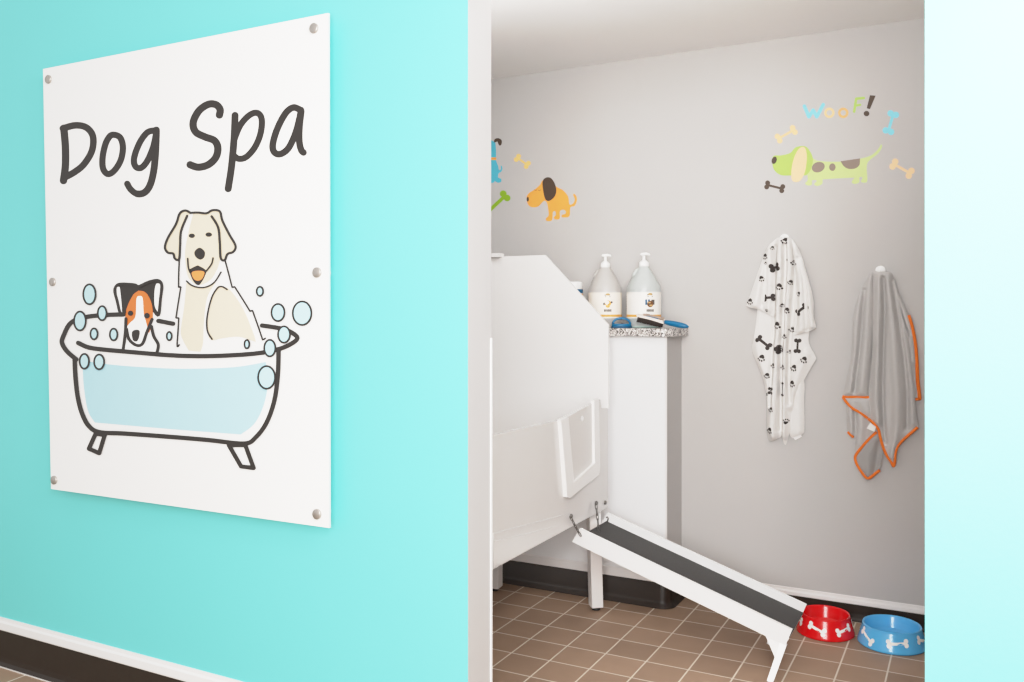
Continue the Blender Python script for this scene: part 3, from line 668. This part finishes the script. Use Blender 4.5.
# blue scrubber with loop handle
hd = Vector((CY, SY, 0)); fw = Vector((-SY, CY, 0))
yb_ = 3.572; c = on_y(621.5, 328, yb_); c.z = ZT + .0008
scb = thing('scrub_brush', c, 'small blue palm scrub brush with arched handle on the ledge', 'brush')
def oval(c, a, b, z0, z1, m, taper=1.0, n=32):
    mb.add([c + hd*a*k*cos(2*pi*i/n) + fw*b*k*sin(2*pi*i/n) + Vector((0,0,z)) for z, k in ((z0,.96),(z0+(z1-z0)*.25,1),(z1-(z1-z0)*.2,1*taper),(z1,.93*taper)) for i in range(n)],
           [(j*n+i, j*n+(i+1)%n, (j+1)*n+(i+1)%n, (j+1)*n+i) for j in range(3) for i in range(n)] + [tuple(range(n-1,-1,-1)), tuple(3*n+i for i in range(n))], m, True)
mb = MB(); oval(c, .046, .028, 0, .009, M['tool2']); mb.build('scrub_pad', scb)
mb = MB(); oval(c, .044, .026, .0085, .018, M['tool'], .92); mb.build('base', scb)
mb = MB(); mb.tube([c + hd*.037*cos(a) + Vector((0,0,.015 + .027*sin(a)**.8)) for a in [pi*i/14 for i in range(15)]], [.0052]*15, M['tool'], 12); mb.build('handle', scb)
# long brush: pale head, dark bristles down, tan bristles up, blue handle over the ledge end
yq = 3.566
h0 = on_y(639, 316.5, yq); h1 = on_y(664.5, 322.3, yq); h2 = on_y(688.5, 327.3, yq)
br = thing('grooming_brush', Vector((h1.x, yq, ZT)), 'double-sided grooming brush with blue handle and dark bristles on the ledge', 'brush')
ax = (h1-h0).normalized(); up = Vector((0,1,0)).cross(ax); up = up if up.z > 0 else -up; sy_ = Vector((0,1,0))
def slab(pts, y0, th, m):
    mb.prism([p + sy_*y0 for p in pts], sy_*th, m)
def along(t, h): return h0 + (h1-h0)*t + up*h
mb = MB(); slab([along(-.02,.004), along(0,.010), along(.5,.0105), along(1.0,.007), along(1.02,-.004), along(.5,-.001), along(0,-.001)], -.024, .048, M['wood']); mb.build('head', br, bevel=.003, seg=3)
def bristles(name, t0, t1, b0, ln, m, rows, cols):
    global mb; mb = MB()
    for i in range(cols):
        for j in range(rows):
            t = t0 + (t1-t0)*(i+.5*(j%2)*.9)/cols; p = along(t, b0) + sy_*(-.021 + .042*j/(rows-1)); e = p + up*ln + ax*random.uniform(-.003,.003) + sy_*random.uniform(-.002,.002)
            mb.tube([p, e], [.0019,.0014], m, 5)
    return mb.build(name, br)
ln = (along(.15,-.001).z - ZT - .004)
bristles('bristles', .03, .93, -.0008, -.023, M['brist'], 7, 26)['label'] = 'dark bristles facing down'
bristles('bristles', .22, .92, .0085, .010, M['pins'], 7, 22)['label'] = 'tan bristles facing up'
mb = MB(); slab([along(.35,.0103), along(.80,.0093), along(.80,.0118), along(.35,.0125)], -.025, .050, M['tool']); mb.build('bristle_pad', br)
ph = [h1.lerp(h2, t) for t in (0,.12,.3,.5,.7,.88,1)]
mb = MB(); mb.tube([p + up*.0015 for p in ph], [.0085,.0102,.0120,.0125,.0122,.0095,.0035], M['tool'], 14); mb.build('handle', br)

# ================================================================== BOWLS
def bowl(name, cx, cy, rb_, rt, h, m, label, ph0, tilts):
    root = thing(name, (cx,cy,0), label, 'pet bowl', 'dog bowls on the floor')
    c = Vector((cx,cy,.0008))
    pr = [(rb_*.90,.004),(rb_*.97,.0),(rb_,.004),(rb_*.995,.010)]
    pr += [(rb_*.99+(rt-rb_*.99)*t, .012+(h-.018)*t) for t in (0,.33,.66,1)]
    pr += [(rt*1.005,h-.003),(rt*.985,h),(rt*.955,h-.001),(rt*.93,h-.005),(rt*.88,h*.70),(rt*.80,h*.42),(rt*.68,h*.30),(rt*.4,h*.27),(0,h*.26)]
    mb = MB(); mb.lathe(pr, c, m, 72); face = atan2(-cy, -cx)
    for k, tl in enumerate(tilts):
        phi = face + ph0 + k*pi/3
        Lh = rb_*.155*2
        polys = bone2((-Lh*.76,0),(Lh*.76,0), .0100, .0084); ct, st = cos(tl), sin(tl)
        for p in polys:
            vs = []
            for a, b in (p if len(p) > 4 else [(p[0][0]+(p[1][0]-p[0][0])*i/6, p[0][1]) for i in range(7)] + [(p[1][0]+(p[0][0]-p[1][0])*i/6, p[2][1]) for i in range(7)]):
                x, z = a*ct - b*st, a*st + b*ct
                t = .48 + z/(h-.018); r = rb_*.99+(rt-rb_*.99)*t + .0009
                an = phi + x/r
                vs.append(c + Vector((r*cos(an), r*sin(an), .012+(h-.018)*t)))
            mb.add(vs, [tuple(range(len(vs)))], M['bone'], False)
    mb.build('dish', root, weld=False)
bowl('dog_bowl', -.508, 3.594, .109, .092, .077, M['red'], 'red plastic dog bowl with white bones, beside the ramp foot', radians(-18), [-.32,.22,-.3,.25,-.3,.2])
bowl('dog_bowl', -.268, 3.588, .122, .104, .075, M['bblue'], 'blue plastic dog bowl with white bones, under the grey towel', radians(-50), [-.45,.1,-.3,.25,-.3,.2])

# ================================================================== TOWELS
def seg_d(p, a, b):
    dx, dy = b[0]-a[0], b[1]-a[1]; l2 = dx*dx+dy*dy
    t = 0 if l2 == 0 else max(0, min(1, ((p[0]-a[0])*dx+(p[1]-a[1])*dy)/l2))
    return hypot(p[0]-a[0]-t*dx, p[1]-a[1]-t*dy)
def poly_d(p, L, closed=False):
    return min(seg_d(p, L[i], L[(i+1) % len(L)]) for i in range(len(L) if closed else len(L)-1))
class Sheet:                                           # one draped layer: traced outline + fold ridges as relief off the wall
    def __init__(s, outline, base, folds, edge=2.0, body=.006, n=4):
        s.o = smooth(outline, n); s.base = base; s.folds = [(smooth(f[0], 5, False), f[1], f[2]) for f in folds]; s.edge = edge; s.body = body
    def h(s, p):
        e = poly_d(p, s.o, True) if inside(p, s.o) else 0
        k = 1 - exp(-(e/s.edge)**1.5)
        v = s.body * k
        for L, amp, w in s.folds: v += (1.4 if amp > 0 else 2.0) * amp * exp(-(poly_d(p, L)/w)**2) * (.35 + .65*k)
        return s.base + max(v, -s.base*.6)
    def pos(s, p, lift=0): return on_y(p[0], p[1], YREF) - Vector((0, s.h(p) + lift, 0))
    def mesh(s, mb, m, step=1.3):
        o = s.o; us = [p[0] for p in o]; vs_ = [p[1] for p in o]
        pts = [Vector(p) for p in o]; n = len(pts)
        y = min(vs_); r = 0
        while y < max(vs_):
            x = min(us) + (step/2 if r % 2 else 0)
            while x < max(us):
                if inside((x,y), o) and poly_d((x,y), o, True) > step*.5: pts.append(Vector((x,y)))
                x += step
            y += step*.9; r += 1
        res = delaunay_2d_cdt(pts, [], [list(range(n))], 1, 1e-4)
        V = [s.pos((q[0],q[1])) for q in res[0]]
        fs = []
        for f in res[2]:
            a, b, c = (res[0][i] for i in f[:3])
            fs.append(tuple(f) if (b-a).cross(c-a) > 0 else tuple(reversed(f)))
        mb.add(V, fs, m, True)
        rim = [s.pos(p) for p in o]; bk = [Vector((q.x, q.y+.004, q.z)) for q in rim]
        mb.add(rim+bk, [(i,(i+1)%n,n+(i+1)%n,n+i) for i in range(n)], m, True)
def top_sheet(p, sheets):
    for s in reversed(sheets):
        if inside(p, s.o): return s
    return None
def hook(u, v, label):
    c = on_y(u, v, YB); root = thing('wall_hook', c, label, 'hook', 'white wall hooks')
    mb = MB(); mb.lathe([(.019,.0004),(.019,.004),(.016,.006),(0,.0065)], c, M['pump'], 28, (0,-1,0)); mb.build('plate', root)
    mb = MB(); a = c + Vector((0,-.006,-.004)); mb.tube([a, a+Vector((0,-.012,-.010)), a+Vector((0,-.022,-.008)), a+Vector((0,-.026,.004)), a+Vector((0,-.025,.010))], .0035, M['pump'], 10); mb.build('peg', root)
YREF = YB - .004
t1 = lambda p: (740 + p[0]*.16854, 225 + p[1]*.16862) + tuple(p[2:])
t2 = lambda p: (740 + p[0]*.16854, 335 + p[1]*.16862) + tuple(p[2:])
m1 = lambda L: [t1(p) for p in L]; m2 = lambda L: [t2(p) for p in L]
hook(784.5, 238.5, 'white hook holding the paw-print towel')
back = Sheet(m2([(300,200),(378,262),(381,400),(384,555),(372,586),(340,606,1),(312,612,1),(290,560),(285,300)]), .004, [(m2([(350,270),(350,580)]), .006, 5)])
main = Sheet(m1([(240,74),(205,92),(172,132),(145,200),(125,300),(112,400),(105,505),(95,600)]) + m2([(82,35),(75,66),(82,112),(110,180),(140,260),(157,340),(165,420),(162,500),(163,565),(172,612),(186,628),(215,618),(243,604,1),(250,588,1),(262,638),(275,648),(290,600),(305,540),(320,430),(345,350),(380,270),(420,200),(455,140,1),(440,105),(420,70),(408,20)]) + m1([(425,560),(425,480),(410,370),(385,270),(355,180),(328,110),(300,76)]), .010,
    [(m1([(250,90),(243,250),(238,450),(232,640)])+m2([(224,120),(214,350),(205,600)]), .020, 4.2),
     (m1([(295,95),(300,250),(290,450),(278,640)])+m2([(272,120),(268,350),(268,600)]), .016, 3.0),
     (m1([(215,130),(212,300),(206,480),(205,650)])+m2([(196,60),(188,300),(185,420)]), -.010, 1.6),
     (m1([(272,120),(270,300),(262,480),(258,650)])+m2([(250,100),(247,350),(246,560)]), -.012, 1.7),
     (m1([(322,130),(330,300),(318,480),(302,650)])+m2([(296,60),(292,250),(300,400)]), -.010, 1.8),
     (m2([(110,40),(130,160),(175,300),(178,560)]), .010, 4.5), (m2([(400,110),(360,200),(325,300),(305,420)]), .010, 4.5),
     (m1([(180,150),(165,300),(150,450)]), .012, 4), (m1([(350,180),(385,330),(395,480),(400,600)]), .012, 4)], 2.2)
lflap = Sheet(m1([(205,105),(172,132),(142,200),(110,290),(76,390),(45,478,1),(75,492),(120,500),(165,525),(206,546,1),(213,500),(217,300),(214,180)]), .024, [(m1([(180,150),(150,280),(120,400),(100,480)]), .010, 4), (m1([(198,160),(190,320),(180,500)]), .010, 3), (m1([(165,230),(150,350),(135,480)]), -.006, 1.6)], 2.0)
rflap = Sheet(m1([(315,92),(345,130),(372,190),(402,290),(422,360),(441,450),(443,540),(457,606,1),(440,619),(395,636),(340,652),(329,646,1),(342,570),(345,430),(336,270),(318,140)]), .022, [(m1([(335,150),(365,300),(372,450),(370,630)]), .010, 4), (m1([(372,220),(410,360),(425,480),(435,600)]), .009, 2.6), (m1([(352,200),(388,330),(400,480),(405,620)]), -.009, 1.6)], 1.8)
WS = [back, main, lflap, rflap]
mb = MB()
for s in WS: s.mesh(mb, M['fleece'])
marks = []
for x, y, r, a in ((275,95,22,.4),(160,188,20,.2),(328,222,20,.3),(140,318,19,-.3),(243,365,22,.2),(308,340,16,.5),(70,452,21,.1),(356,408,16,.8),(287,505,20,.4),(230,592,24,.2),(313,618,19,.4),(270,658,17,.1),(202,137,13,.2),(258,475,13,0),(168,508,10,2.8),(285,208,8,.2),(163,228,9,.2)):
    marks += [m1(p) for p in paw2(x, y, r, a)]
for x, y, r, a in ((137,133,23,.3),(203,178,18,.3),(260,187,17,.2),(325,192,22,.4),(388,143,23,.5),(168,237,19,.3),(315,285,22,.2),(195,435,17,.3),(187,558,21,.4),(297,97,13,.3),(280,510,18,3.4),(165,350,9,.2)):
    marks += [m2(p) for p in paw2(x, y, r, a)]
marks += [m1(p) for p in bone2((160,433),(203,430),15,12)] + [m1(p) for p in bone2((352,518),(394,484),16,12)] + [m1(p) for p in bone2((203,258),(228,250),15,14)]
marks += [m2(p) for p in bone2((120,22),(172,66),16,13)] + [m2(p) for p in bone2((347,35),(344,92),12,12)] + [m2(p) for p in bone2((257,285),(257,352),9,7)] + [m2(p) for p in bone2((232,88),(243,80),16,13)] + [m2(p) for p in bone2((190,318),(188,338),9,9)]
for p in marks:
    cx, cy = sum(q[0] for q in p)/len(p), sum(q[1] for q in p)/len(p)
    s = top_sheet((cx,cy), WS)
    if s is None: continue
    ex = []; x0, x1, y0, y1 = min(q[0] for q in p), max(q[0] for q in p), min(q[1] for q in p), max(q[1] for q in p)
    for i in range(int((x1-x0)/.8)+1):
        for j in range(int((y1-y0)/.8)+1):
            e = (x0+.4+i*.8, y0+.4+j*.8)
            if inside(e, p) and poly_d(e, p, True) > .25: ex.append(e)
    dp = []
    for a, b in zip(p, p[1:]+p[:1]):
        n_ = max(1, int(hypot(b[0]-a[0], b[1]-a[1])/.9)); dp += [(a[0]+(b[0]-a[0])*k/n_, a[1]+(b[1]-a[1])*k/n_) for k in range(n_)]
    V, T = union([dp], ex)
    mb.add([s.pos((q[0],q[1]), .0014) for q in V], T, M['print_'], True)
tc_ = on_y(784, 443, YB)
towel = thing('bath_towel', (tc_.x, YB, tc_.z), 'white towel with black paw prints and bones hanging on a hook', 'towel')
mb.build('cloth', towel, weld=False)
mb = MB(); L = m2([(318,606),(362,588),(372,600),(330,622)]); mb.prism([back.pos(p, .006) for p in L], (0,.001,0), M['tag']); mb.build('care_tag', towel)

# grey towel with orange hem
g1 = lambda p: (835 + p[0]*.16874, 260 + p[1]*.16862) + tuple(p[2:])
g2 = lambda p: (835 + p[0]*.16874, 370 + p[1]*.16862) + tuple(p[2:])
m1 = lambda L: [g1(p) for p in L]; m2 = lambda L: [g2(p) for p in L]
hook(880.5, 270.5, 'white hook holding the grey towel')
right = Sheet(m1([(300,80),(352,105),(385,205),(432,312),(456,380),(476,480),(485,590)]) + m2([(492,60),(500,120),(513,168,1),(495,178),(470,178,1),(440,120),(400,0)]) + m1([(340,400),(290,200)]), .006, [(m1([(365,170),(420,320),(445,440),(462,600)]), .010, 4), (m1([(365,250),(400,370),(440,440)]), -.006, 2)], 1.6)
under = Sheet(m2([(100,140),(75,190),(72,300),(77,364,1),(112,398,1),(120,460),(124,520),(140,568),(168,612),(195,644,1),(245,612),(272,585),(284,540),(288,470),(270,390),(240,300),(200,180)]), .010, [(m2([(95,200),(100,300),(105,370)]), .010, 3), (m2([(150,220),(160,320),(150,440)]), .010, 4), (m2([(120,230),(125,330),(118,420)]), -.008, 1.8)], 1.8)
inner = Sheet(m2([(255,360,1),(215,395),(165,450),(127,502),(126,535),(145,575),(195,636,1),(245,606),(270,582),(282,540),(286,470),(270,400)]), .022, [(m2([(240,420),(200,500),(200,600)]), .006, 5), (m2([(262,430),(250,520),(240,590)]), -.006, 3)], 1.6)
mainr = Sheet(m1([(228,78),(260,72),(330,74),(350,108),(372,200),(400,330),(435,450),(452,560),(460,660)]) + m2([(472,100),(480,200),(490,290),(495,332,1),(440,380),(388,428),(366,470),(360,535),(351,568,1),(335,535),(290,470),(275,420),(266,355),(240,310),(205,285,1),(206,160),(214,40)]) + m1([(225,560),(228,300)]), .026,
    [(m1([(270,85),(268,250),(260,450),(256,660)])+m2([(250,150),(262,300)]), .018, 4.0), (m1([(318,90),(335,250),(352,450),(365,660)])+m2([(375,150),(372,300),(352,500)]), .016, 5.0),
     (m1([(292,110),(297,300),(290,500),(285,660)])+m2([(285,150),(290,300),(300,420)]), -.014, 2.0), (m1([(345,130),(372,300),(400,470),(420,650)])+m2([(430,150),(430,340)]), -.010, 2.4), (m1([(400,420),(435,560)])+m2([(460,120),(470,300)]), .008, 4)], 2.0)
left = Sheet(m1([(228,76),(215,80),(195,112),(162,170),(132,250),(112,350),(104,500),(97,600)]) + m2([(80,20),(64,100),(50,155,1),(130,157),(210,160,1),(216,60)]) + m1([(235,560),(245,350),(246,160)]), .022,
    [(m1([(215,100),(200,300),(190,500),(175,660)])+m2([(160,130)]), .014, 4.0), (m1([(150,210),(130,400),(122,600)])+m2([(85,130)]), .012, 4.0), (m1([(178,180),(165,350),(150,520),(130,680)])+m2([(120,120)]), -.011, 1.9), (m1([(240,110),(242,300),(232,500)])+m2([(212,50),(208,150)]), -.010, 1.8)], 2.0)
fold = Sheet(m2([(48,153,1),(130,158),(212,160,1),(215,220),(230,280),(262,345,1),(240,318),(200,282),(150,248),(108,224),(75,190)]), .024, [(m2([(150,175),(200,230)]), .008, 5)], 1.6)
GS = [right, under, inner, fold, left, mainr]
mb = MB()
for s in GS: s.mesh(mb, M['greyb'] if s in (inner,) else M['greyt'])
tc_ = on_y(882, 478, YB)
gt = thing('bath_towel', (tc_.x, YB, tc_.z), 'grey ribbed towel with orange hem hanging on a hook', 'towel')
mb.build('cloth', gt, weld=False)
mb = MB()
def hem(s, L, r=.0040):
    P = smooth(L, 5, False); Q = [s.pos(p, .002) for p in P]
    mb.tube(Q, r, M['hem'], 8)
HR = .0056
hem(left, m2([(50,155),(90,157),(150,158),(208,160)]), HR)
hem(fold, m2([(50,155),(75,190),(108,223),(150,247),(198,281)]), HR); hem(mainr, m2([(200,283),(238,316),(262,350),(270,385),(285,440),(310,498),(335,536),(350,564),(358,535),(364,475),(386,430),(440,380),(492,335)]), HR)
hem(under, m2([(78,365),(110,396)]), HR)
hem(inner, m2([(250,364),(215,396),(165,450),(127,502),(127,535),(145,573),(195,636),(245,606),(268,588)]), HR)
hem(right, m1([(437,328),(458,400),(475,490),(484,590)])+m2([(490,60),(497,120),(503,170)]), HR*1.25); hem(right, m2([(508,170),(474,173)]), HR)
o = mb.build('hem', gt); o['label'] = 'orange stitched hem'
mb = MB(); L = m2([(193,340),(214,306),(248,330),(240,360)]); mb.prism([mainr.pos(g2((236,330)), .012) + (on_y(p[0],p[1],YREF)-on_y(*g2((236,330)),YREF)) for p in L], (0,.001,0), M['tag']); mb.build('care_tag', gt)

# ================================================================== LIGHT
w = bpy.data.worlds.new('world'); SC.world = w; w.use_nodes = True
bg = w.node_tree.nodes['Background']; bg.inputs[0].default_value = (1.0, .998, .995, 1); bg.inputs[1].default_value = WORLD = 0.85
def area(name, loc, target, sx, sy, power, col=(1,.998,.994)):
    l = bpy.data.lights.new(name, 'AREA'); l.shape = 'RECTANGLE'; l.size = sx; l.size_y = sy; l.energy = power; l.color = col
    o = bpy.data.objects.new(name, l); COL.objects.link(o); o.location = loc
    o.rotation_euler = (Vector(target)-Vector(loc)).to_track_quat('-Z', 'Y').to_euler(); return o
def point(name, loc, r, power, col=(1,.998,.994)):
    l = bpy.data.lights.new(name, 'POINT'); l.shadow_soft_size = r; l.energy = power; l.color = col
    o = bpy.data.objects.new(name, l); COL.objects.link(o); o.location = loc; return o
point('hall_lamp', (.2, .1, 2.15), .35, 135)
point('hall_side_lamp', (.30, 1.05, 2.25), .22, 78)
area('hall_fill', (.15, -.7, 1.35), (-.6, 3.7, .75), 1.5, 1.5, 98)  # unseen broad fill added to brighten the room and lower front wall
point('room_fill', (-.7, 2.4, 2.22), .14, 1.5)  # added point fill inside the wash room, out of view
area('ceiling_fill', (-1.15, 2.35, 2.12), (-1.15, 2.95, 2.75), 2.2, .25, 16)  # unseen upward fill added to brighten the wash room ceiling
SC.view_settings.view_transform = 'Standard'; SC.view_settings.look = 'None'; SC.view_settings.exposure = 0; SC.view_settings.gamma = 1
SC.cycles.max_bounces = 10; SC.cycles.diffuse_bounces = 6
cm = SC.view_settings; cm.use_curve_mapping = True; cv = cm.curve_mapping; cv.white_level = (3, 3, 3); cv.use_clip = True
c = cv.curves[3]; c.points[0].location = (0, 0); c.points[1].location = (1, 1)
for x, y in ((.10, .30), (.1667, .49), (.2667, .72), (.40, .86), (.60, .95)): c.points.new(x, y)
for p in c.points: p.handle_type = 'AUTO_CLAMPED'
cv.update()
